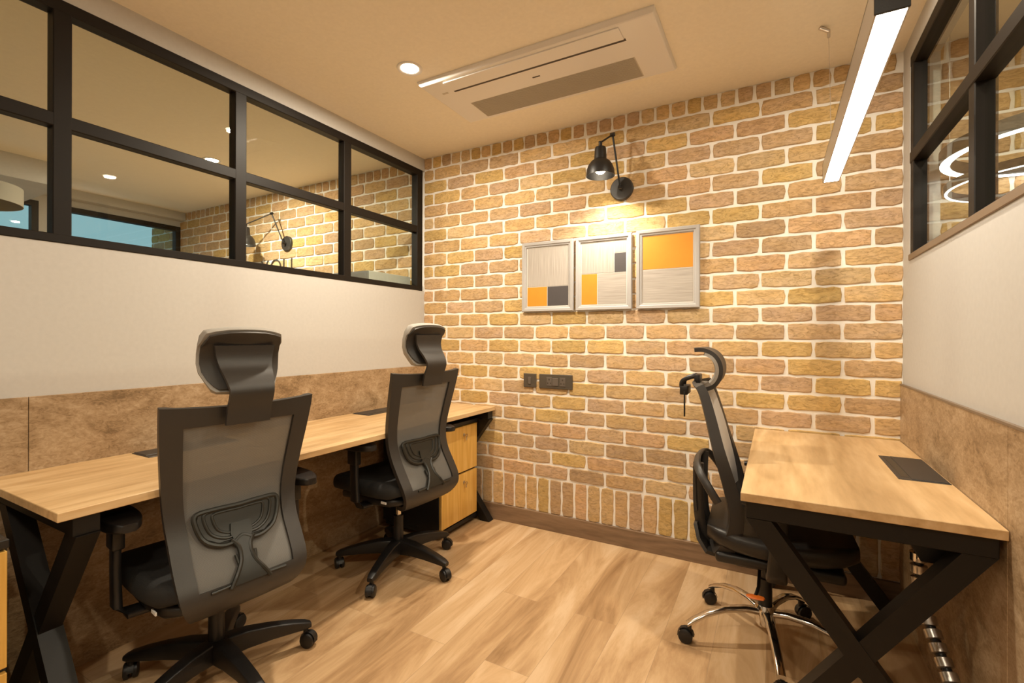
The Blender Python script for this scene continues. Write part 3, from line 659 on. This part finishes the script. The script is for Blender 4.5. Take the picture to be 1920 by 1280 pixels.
# profile of the mesh back: z -> (back offset, half width)
PR = [(0.990, 0.222, 0.236), (0.90, 0.200, 0.230), (0.80, 0.176, 0.220), (0.72, 0.160, 0.212), (0.65, 0.158, 0.205), (0.58, 0.178, 0.200), (0.51, 0.218, 0.200), (0.455, 0.250, 0.198), (0.415, 0.260, 0.192), (0.385, 0.252, 0.182), (0.350, 0.225, 0.162), (0.325, 0.180, 0.140), (0.318, 0.120, 0.120)]
def smooth_profile(PR, k=4):
    pts = smooth_pts([(a[0], a[1], a[2]) for a in PR], k); return [(p.x, p.y, p.z) for p in pts]
PS = smooth_profile(PR, 3)
def chair_a(label, loc, face, raise_=0.0, angs=(), swivel=None, group='mesh-backed task chairs at the long desk'):
    rot = face
    t = thing('office_chair', label, 'chair', (loc[0], loc[1], 0), rot, group)
    R = raise_
    us = [-1, -0.92, -0.83, -0.74] + [-0.58, -0.4, -0.2, 0, 0.2, 0.4, 0.58] + [0.74, 0.83, 0.92, 1]
    P = []
    for (z, b, w) in PS:
        # side flanges wrap slightly forward
        P.append([V((-b + 0.008 * abs(u) ** 2.2, w * u, z + R + (0.012 * (abs(u) ** 2) if z > 0.97 else 0))) for u in us])
    nz = len(P); top_rows = 2
    # rows for the bottom panel: profile z below 0.46
    zb = [i for i, p in enumerate(PS) if p[0] < 0.445][0]
    ring_j = (0, 1, 2, len(us) - 2, len(us) - 3, len(us) - 4)
    bm = B()
    def fmask(i, j):
        if i >= zb: return True
        if i < top_rows and PS[i + 1][0] > 0.925: return True
        return j in ring_j
    def fth(i, j): return 0.022 if j in (0, 1, len(us) - 2, len(us) - 1) else 0.014
    gridsolid(bm, P, lambda i, j: -fth(i, j), fmask)
    fr_ = obj('back_frame', bm, M_grayplastic, t, smooth=True, angle=50)
    # mesh panel just in front of the frame
    bm = B(); jm = [2] + list(range(3, len(us) - 3)) + [len(us) - 3]
    Pm = [[P[i][j] + V((0.012, 0, 0)) for j in jm] for i in range(1, zb + 2)]
    gridsolid(bm, Pm, 0.002); obj('mesh_panel', bm, M_mesh, t, smooth=True, angle=60)
    # lumbar support : nested loops and two stems
    def bk(z): return lerp_prof(PR, z)[0]
    def on(y, z, d=0.004): return V((-bk(z) - d, y, z + R))
    bm = B()
    for s_, th in ((1.0, 0.0078), (0.80, 0.0055), (0.61, 0.0048)):
        cz = 0.612; pts = []
        raw = [(-0.135, 0.034), (-0.07, 0.037), (0, 0.035), (0.07, 0.037), (0.135, 0.034), (0.139, 0.005), (0.118, -0.036), (0.075, -0.056), (0.035, -0.058), (0, -0.046), (-0.035, -0.058), (-0.075, -0.056), (-0.118, -0.036), (-0.139, 0.005)]
        raw = smooth_pts([(a * s_ * 0.92, 0, b * s_ * 1.15 + (0.004 if s_ < 1 else 0)) for a, b in raw], 4, closed=True)
        tube(bm, [on(p.x, cz + p.z) for p in raw], th, 8, closed=True)
    for sg in (-1, 1):
        st = smooth_pts([(sg * 0.035, 0, 0.553), (sg * 0.018, 0, 0.53), (sg * 0.020, 0, 0.49), (sg * 0.045, 0, 0.45), (sg * 0.06, 0, 0.425)], 5)
        tube(bm, [on(p.x, p.z, 0.006) for p in st], 0.0075, 8)
        st = smooth_pts([(sg * 0.030, 0, 0.51), (sg * 0.027, 0, 0.465), (sg * 0.045, 0, 0.437), (sg * 0.115, 0, 0.432)], 5)
        tube(bm, [on(p.x, p.z, 0.002) for p in st], 0.005, 8)
    # centre web
    gridsolid(bm, [[on(y * w_, 0.612 + dz, 0.001) for y in (-1, -0.5, 0, 0.5, 1)] for dz, w_ in ((0.038, 0.116), (0.022, 0.122), (0.0, 0.122), (-0.024, 0.114), (-0.042, 0.098), (-0.058, 0.07))], 0.003)
    Pw = [[on(y * w_, z, 0.006) for y in (-1, -0.33, 0.33, 1)] for z, w_ in ((0.60, 0.03), (0.57, 0.034), (0.54, 0.022), (0.50, 0.020), (0.46, 0.032), (0.43, 0.055))]
    gridsolid(bm, Pw, 0.004)
    obj('lumbar_support', bm, M_lumbar, t, smooth=True)
    # headrest : neck strip, concave shell, pale cushion
    npf = smooth_pts([(-0.232, 0, 0.935), (-0.243, 0, 0.985), (-0.258, 0, 1.02), (-0.262, 0, 1.045), (-0.243, 0, 1.078), (-0.219, 0, 1.11), (-0.208, 0, 1.145), (-0.212, 0, 1.185)], 4)
    nh = len(npf)
    bm = B(); gridsolid(bm, [[V((p.x, y * (0.068 + 0.045 * max(0, (k / nh - 0.4))), p.z + R)) for y in (-1, -0.95, -0.3, 0.3, 0.95, 1)] for k, p in enumerate(npf)], -0.010)
    nk = obj('headrest_bracket', bm, M_grayplastic, t, smooth=True, angle=40)
    for sy in (-0.03, 0.03):
        bm = B(); lathe(bm, [(0, 0), (0.0055, 0), (0.0055, 0.0015), (0, 0.0015)], 14, M=Matrix.Translation((-0.2385, sy, 0.960 + R)) @ Matrix.Rotation(-PI / 2, 4, 'Y'))
        obj('bracket_screw', bm, M_black, nk)
    def headgrid(ext, off):
        G = []; zs = [0, 0.06, 0.16, 0.3, 0.45, 0.6, 0.75, 0.88, 0.96, 1]
        for q in zs:
            z = 1.045 + (1.228 - 1.045) * q; e = math.sin(PI * min(1, max(0, q)))
            hw = (0.094 + 0.028 * min(1, q / 0.35)) * (1 - 0.10 * max(0, (q - 0.86) / 0.14)) + ext
            if q < 0.1: hw -= 0.012 * (1 - q / 0.1)
            xb = -0.241 + 0.045 * math.sin(PI * min(1, q * 1.02)) ** 0.8
            zz = z + (ext if q > 0.9 else (-ext if q < 0.1 else 0))
            G.append([V((xb + off + 0.018 * abs(u) ** 2 * 1.0, hw * u, zz + R - 0.014 * abs(u) ** 3 * (1 if q > 0.8 else 0))) for u in (-1, -0.96, -0.8, -0.5, -0.2, 0, 0.2, 0.5, 0.8, 0.96, 1)])
        return G
    bm = B(); gridsolid(bm, headgrid(0, 0), -0.006); sh = obj('headrest_shell', bm, M_grayplastic, t, smooth=True, angle=50)
    bm = B(); G = headgrid(0.007, 0.004); gridsolid(bm, G, lambda i, j: 0.014 if (i in (0, 9) or j in (0, 10)) else 0.034)
    bmesh.ops.bevel(bm, geom=[e for e in bm.edges if e.calc_face_angle(0) > 0.9], offset=0.005, segments=2, affect='EDGES')
    obj('headrest_cushion', bm, M_cushion, t, smooth=True, angle=60)
    # seat
    def pad(x0, x1, w, z0, z1, nx=9, bow=0.012):
        bm = B(); secs = []
        for i in range(nx + 1):
            q = i / nx; x = x0 + (x1 - x0) * q
            e = (1 - (2 * q - 1) ** 6) ** 0.5 if 0 < q < 1 else 0.12
            ww = w * (0.90 + 0.10 * math.sin(PI * min(1, q * 0.85 + 0.1))) * (0.78 + 0.22 * e); hh = (z1 - z0) * (0.35 + 0.65 * e); zc = (z0 + z1) / 2 - (0.02 * max(0, q - 0.75) / 0.25)
            secs.append([(x, yy, zc + zz + R) for yy, zz in rrect(ww, hh, hh * 0.42, 4)])
        loft(bm, secs); return bm
    obj('seat', pad(-0.215, 0.285, 0.51, 0.395, 0.475), M_seat, t, smooth=True, angle=60)
    sp = obj('seat_pan', pad(-0.20, 0.24, 0.45, 0.355, 0.402), M_black, t, smooth=True, angle=60)
    bm = B(); box(bm, -0.155, -0.120, 0.2225, 0.2275, 0.379 + R, 0.390 + R, 0.001, 1); obj('maker_tag', bm, M_label, sp)
    bm = B(); box(bm, -0.17, -0.05, -0.07, 0.07, 0.335 + R, 0.362 + R, 0.008, 2); box(bm, -0.10, 0.10, -0.07, 0.07, 0.30 + R, 0.36 + R, 0.012, 2)
    tube(bm, [(0.02, -0.06, 0.335 + R), (0.02, -0.30, 0.325 + R)], 0.006, 8); tube(bm, [(0.02, -0.27, 0.326 + R), (0.02, -0.31, 0.325 + R)], 0.012, 10)
    obj('tilt_mechanism', bm, M_black, t, smooth=True)
    bm = B(); lathe(bm, [(0, 0.10), (0.026, 0.10), (0.025, 0.27), (0, 0.27)], 24)
    gl = obj('gas_lift', bm, M_black, t, smooth=True)
    bm = B(); lathe(bm, [(0, 0.26), (0.014, 0.26), (0.014, 0.31 + R), (0, 0.31 + R)], 20); obj('piston', bm, M_chrome, gl, smooth=True)
    # arm rests
    for sg in (-1, 1):
        bm = B()
        secs = []
        for (x, y, z, a, b) in ((-0.01, sg * 0.20, 0.352, 0.06, 0.022), (-0.01, sg * 0.262, 0.356, 0.058, 0.024), (-0.005, sg * 0.283, 0.385, 0.054, 0.024), (0.0, sg * 0.285, 0.50, 0.048, 0.022), (0.005, sg * 0.282, 0.632, 0.052, 0.024)):
            k = 1 if abs(y) > 0.27 else 0
            sec = [(x + p, y + (q if k else 0), z + R + (0 if k else q)) for p, q in rrect(a, b, b * 0.4, 2)]
            secs.append(sec)
        loft(bm, secs); arm = obj('armrest_post', bm, M_black, t, smooth=True, angle=60)
        bm = B(); box(bm, -0.028, 0.036, sg * 0.283 - 0.017, sg * 0.283 + 0.017, 0.56 + R, 0.642 + R, 0.006, 2)
        secs = []
        for i in range(11):
            q = i / 10; x = -0.135 + 0.275 * q; e = max(0.12, (1 - abs(2 * q - 1) ** 2.6)) ** 0.5
            secs.append([(x, sg * 0.283 + yy, 0.655 + R + zz) for yy, zz in rrect(0.104 * e, 0.036 * (0.5 + 0.5 * e), 0.009 * (0.5 + 0.5 * e), 3)])
        loft(bm, secs); obj('armrest_pad', bm, M_black, arm, smooth=True, angle=60)
    star_base(t, angs, M_black, rot=rot, swivel=swivel)
    return t
R_ = math.radians
chair_a('black mesh-backed office chair in the left foreground at the near half of the long desk', (0.514, -1.765), R_(172), 0.0, [R_(a) for a in (66, 138, 210, 282, 354)], [R_(a) for a in (20, 100, 150, 240, 300)])
chair_a('black mesh-backed office chair beside the oak pedestal at the far half of the long desk', (0.500, -0.815), R_(175.5), 0.038, [R_(a) for a in (0, 72, 144, 216, 288)], [R_(a) for a in (-20, 20, 100, 150, 300)])

# chair with chrome base at the right desk (faces +X)
def chair_b(loc):
    t = thing('office_chair', 'light grey mesh chair with a chrome star base at the right-hand desk', 'chair', (loc[0], loc[1], 0), R_(2))
    # back frame: side bars
    prof = [(-0.262, 1.020), (-0.245, 0.985), (-0.222, 0.90), (-0.198, 0.80), (-0.170, 0.70), (-0.150, 0.62), (-0.140, 0.56), (-0.146, 0.50), (-0.170, 0.44), (-0.195, 0.40)]
    pr = smooth_pts([(x, 0, z) for x, z in prof], 3)
    us = [-1, -0.94, -0.88, -0.6, -0.3, 0, 0.3, 0.6, 0.88, 0.94, 1]
    def hw(z): return 0.175 + 0.055 * min(1, max(0, (1.02 - z) / 0.25)) - (0.03 * max(0, (0.5 - z) / 0.1) if z < 0.5 else 0)
    P = [[V((p.x + 0.030 * abs(u) ** 2 - 0.010, hw(p.z) * u, p.z + 0.01 * (1 - abs(u)))) for u in us] for p in pr]
    bm = B(); n = len(us)
    gridsolid(bm, P, lambda i, j: -((0.030 + 0.030 * i / len(pr)) if j in (0, 1, 2, n - 1, n - 2, n - 3) else 0.014), lambda i, j: j in (0, 1, n - 2, n - 3) or i < 1 or pr[i][2] < 0.47)
    obj('back_frame', bm, M_grayplastic, t, smooth=True, angle=50)
    bm = B(); Pm = [[p + V((0.022 + 0.040 * (1 - abs(u) ** 4) * math.sin(PI * min(1, (i_ + 1) / 19)), -0.06 * p.y, 0)) for p, u in zip(row, us)] for i_, row in enumerate(P[:18])]
    gridsolid(bm, Pm, 0.003); obj('mesh_panel', bm, M_lmesh, t, smooth=True, angle=60)
    # rear spine + lumbar loop
    bm = B()
    for sg in (-1, 1):
        pts = smooth_pts([(-0.160, sg * 0.222, 0.600), (-0.195, sg * 0.218, 0.655), (-0.225, sg * 0.185, 0.695), (-0.243, sg * 0.12, 0.713), (-0.250, 0, 0.718)], 5)
        tube(bm, pts, 0.013, 10, flat=(1.2, 0.7))
        pts = smooth_pts([(-0.238, sg * 0.11, 0.715), (-0.240, sg * 0.10, 0.62), (-0.238, sg * 0.09, 0.52), (-0.225, sg * 0.08, 0.44), (-0.19, sg * 0.07, 0.39), (-0.12, sg * 0.06, 0.37)], 5)
        tube(bm, pts, 0.016, 10, flat=(0.7, 1.3))
    gridsolid(bm, [[V((x, y, z)) for y in (-0.12, -0.04, 0.04, 0.12)] for x, z in ((-0.248, 0.70), (-0.248, 0.64), (-0.245, 0.56), (-0.242, 0.52))], 0.010)
    gridsolid(bm, [[V((x, y * w_, z)) for y in (-1, -0.4, 0.4, 1)] for x, z, w_ in ((-0.242, 0.475, 0.12), (-0.228, 0.43, 0.15), (-0.20, 0.395, 0.17), (-0.12, 0.375, 0.15))], 0.014)
    obj('lumbar_support', bm, M_grayplastic, t, smooth=True)
    # headrest
    hp = smooth_pts([(-0.262, 0, 1.155), (-0.232, 0, 1.156), (-0.200, 0, 1.142), (-0.180, 0, 1.115), (-0.174, 0, 1.080), (-0.184, 0, 1.045), (-0.208, 0, 1.022), (-0.250, 0, 1.014)], 4)
    vs_ = [-1, -0.9, -0.6, -0.2, 0.2, 0.6, 0.9, 1]
    bm = B(); gridsolid(bm, [[V((p.x + 0.010 * v * v, 0.125 * v, p.z)) for v in vs_] for p in hp], -0.016); hd = obj('headrest_shell', bm, M_grayplastic, t, smooth=True)
    bm = B(); gridsolid(bm, [[V((p.x + 0.001 + 0.010 * v * v, 0.130 * v, p.z)) for v in vs_] for p in hp[5:-5]], 0.012); obj('headrest_cushion', bm, M_cushion, t, smooth=True)
    bm = B(); pts = smooth_pts([(-0.250, 0, 1.045), (-0.265, 0, 1.052), (-0.305, 0, 1.035), (-0.312, 0, 1.010), (-0.300, 0, 0.985)], 4); 
    for y0 in (-0.045, 0.045): tube(bm, [(p.x, y0, p.z) for p in pts], 0.009, 8, flat=(1, 0.8))
    box(bm, -0.262, -0.240, -0.055, 0.055, 1.015, 1.060, 0.005); box(bm, -0.318, -0.286, -0.055, 0.055, 0.975, 1.012, 0.004)
    box(bm, -0.302, -0.296, -0.058, -0.048, 0.885, 0.99, 0.002); obj('headrest_bracket', bm, M_black, t, smooth=True)
    # seat
    bm = B(); secs = []
    for i in range(11):
        q = i / 10; x = -0.20 + 0.48 * q; e = max(0.15, 1 - abs(2 * q - 1) ** 6) ** 0.5; w = 0.50 * (0.88 + 0.12 * math.sin(PI * q)) * (0.7 + 0.3 * e); h = 0.075 * (0.45 + 0.55 * e)
        secs.append([(x, yy, 0.458 + 0.015 * (1 - 2 * q) ** 2 - 0.012 * (yy * 4) ** 4 * 0.1 + zz) for yy, zz in rrect(w, h, h * 0.42, 4)])
    loft(bm, secs); obj('seat', bm, M_leather, t, smooth=True, angle=60)
    bm = B(); box(bm, -0.17, 0.24, -0.215, 0.215, 0.375, 0.415, 0.014, 3); obj('seat_pan', bm, M_black, t, smooth=True)
    bm = B(); box(bm, -0.11, 0.13, -0.08, 0.08, 0.315, 0.378, 0.012, 2); obj('tilt_mechanism', bm, M_black, t, smooth=True)
    bm = B(); pts = [(-0.02, -0.08, 0.335), (-0.025, -0.20, 0.31), (-0.035, -0.25, 0.300)]; tube(bm, pts, 0.006, 8); lv = obj('height_lever', bm, M_black, t, smooth=True)
    bm = B(); lathe(bm, [(0, 0.036), (0.008, 0.033), (0.015, 0.02), (0.016, 0.0), (0.013, -0.02), (0, -0.027)], 16, M=Matrix.Translation((-0.03, -0.255, 0.298)) @ Matrix.Rotation(R_(90), 4, 'Y') @ Matrix.Rotation(R_(180), 4, 'X') @ Matrix.Scale(0.35, 4, (1, 0, 0))); obj('lever_paddle', bm, M_orange, lv, smooth=True)
    for sg in (-1, 1):
        bm = B(); secs = []
        for (x, y, z, a, b) in ((0.03, sg * 0.19, 0.368, 0.07, 0.022), (0.03, sg * 0.262, 0.374, 0.066, 0.024), (0.03, sg * 0.285, 0.405, 0.062, 0.026), (0.035, sg * 0.285, 0.52, 0.056, 0.024), (0.04, sg * 0.283, 0.625, 0.056, 0.024)):
            k = 1 if abs(y) > 0.27 else 0
            secs.append([(x + p, y + (q if k else 0), z + (0 if k else q)) for p, q in rrect(a, b, b * 0.4, 2)])
        loft(bm, secs); arm = obj('armrest_post', bm, M_black, t, smooth=True, angle=60)
        bm = B(); secs = []
        for i in range(11):
            q = i / 10; x = -0.08 + 0.25 * q; e = max(0.12, (1 - abs(2 * q - 1) ** 2.6)) ** 0.5
            secs.append([(x, sg * 0.283 + yy, 0.640 + zz) for yy, zz in rrect(0.088 * e, 0.026 * (0.5 + 0.5 * e), 0.009 * (0.5 + 0.5 * e), 3)])
        loft(bm, secs); obj('armrest_pad', bm, M_black, arm, smooth=True, angle=60)
    bm = B(); lathe(bm, [(0, 0.12), (0.026, 0.12), (0.025, 0.26), (0.016, 0.262), (0.016, 0.32), (0, 0.32)], 24); obj('gas_lift', bm, M_black, t, smooth=True)
    star_base(t, [R_(a) for a in (208, 136, 64, -8, -80)], M_chrome, arch=True, rot=R_(2), swivel=[R_(a) for a in (180, 200, 30, 0, -60)], hubz=0.145)
    return t
def lmesh():
    m = M_mesh.copy(); m.name = 'pale_mesh_fabric'; m.node_tree.nodes['Principled BSDF'].inputs['Base Color'].default_value = (0.55, 0.53, 0.50, 1); return m
M_lmesh = lmesh()
chair_b((2.215, -0.595))

# ---------------------------------------------------------------- neighbouring rooms' contents
# wall lettering behind left glazing
cu = bpy.data.curves.new('lettering', 'FONT'); cu.body = 'YOU'; cu.size = 0.25; cu.extrude = 0.006; cu.offset = -0.008; cu.align_x = 'LEFT'
tmp = bpy.data.objects.new('tmp', cu); C.objects.link(tmp); dg = bpy.context.evaluated_depsgraph_get()
me = bpy.data.meshes.new_from_object(tmp.evaluated_get(dg)); bpy.data.objects.remove(tmp)
xs = [v.co.x for v in me.vertices]; x0_, x1_ = min(xs), max(xs); ys_ = max(v.co.y for v in me.vertices)
for v in me.vertices: v.co.x = (v.co.x - x0_) * 0.43 / (x1_ - x0_); v.co.y = (v.co.y - ys_) * 1.0
o = link('wall_lettering', me, M_grayplastic); o.location = (-1.90, -0.008, 1.905); o.rotation_euler = (PI / 2, 0, 0)
tag(o, 'dark lettering YOU on the brick wall seen through the left glazing', 'lettering')
t = thing('tall_cabinet', 'pale tall cabinet just behind the left glazing by the brick wall', 'cabinet', (-0.27, -0.215, 0))
bm = B(); box(bm, -0.18, 0.150, -0.205, 0.205, 0, 1.655, 0.003, 1); obj('carcass', bm, M_wall, t)
bm = B(); box(bm, -0.178, 0.148, -0.222, -0.206, 0.08, 1.652, 0.002, 1); dr = obj('door', bm, mat('shaded_door', (0.22, 0.215, 0.21), 0.5), t)  # end face in darker grey, its shade put into the colour
bm = B(); tube(bm, [(0.10, -0.221, 0.95), (0.10, -0.245, 0.96), (0.10, -0.245, 1.10), (0.10, -0.221, 1.11)], 0.005, 8); obj('handle', bm, M_chromedull, dr, smooth=True)
t = thing('drum_pendant_lamp', 'pale drum-shaped pendant shade behind the leftmost pane of the left glazing', 'pendant lamp', (-2.05, -1.83, 2.03))
bm = B(); lathe(bm, [(0.26, 0.0), (0.265, 0.0), (0.265, 0.11), (0.26, 0.11)], 48, closed=True); obj('lamp_shade', bm, mat('linen_shade', (0.24, 0.215, 0.17), 0.8), t, smooth=True)
bm = B(); tube(bm, [(0, 0, 0.10), (0, 0, 0.48)], 0.004, 8); tube(bm, [(-0.262, 0, 0.10), (0.262, 0, 0.10)], 0.003, 6); obj('cord', bm, M_black, t)
# two-tier ring pendant in the right neighbour room
t = thing('ring_pendant_lamp', 'two-tier glowing ring pendant lamp behind the right glazing', 'pendant lamp', (3.147, -0.347, 1.885))
def ring(dx, dy, dz, r, wdt, h):
    M = Matrix.Translation((dx, dy, dz))
    bm = B(); lathe(bm, [(r - wdt / 2, 0.002), (r - wdt / 2, h), (r + wdt / 2, h), (r + wdt / 2, 0.002)], 72, M=M, closed=True); hs = obj('ring_housing', bm, M_grayplastic, t, smooth=True)
    bm = B(); lathe(bm, [(r - wdt / 2 + 0.003, 0), (r + wdt / 2 - 0.003, 0), (r + wdt / 2 - 0.003, 0.003), (r - wdt / 2 + 0.003, 0.003)], 72, M=M, closed=True); obj('diffuser', bm, M_ring, hs)
ring(0, 0, 0, 0.325, 0.036, 0.05)
ring(-0.04, -0.01, -0.115, 0.285, 0.014, 0.03)
for a in (0.5, 2.6, 4.7):
    bm = B(); tube(bm, [(-0.04 + 0.285 * math.cos(a), -0.01 + 0.285 * math.sin(a), -0.09), (0.325 * math.cos(a), 0.325 * math.sin(a), 0.03), (0.325 * math.cos(a), 0.325 * math.sin(a), H - 1.885)], 0.0012, 6); obj('suspension_wire', bm, M_chromedull, t)
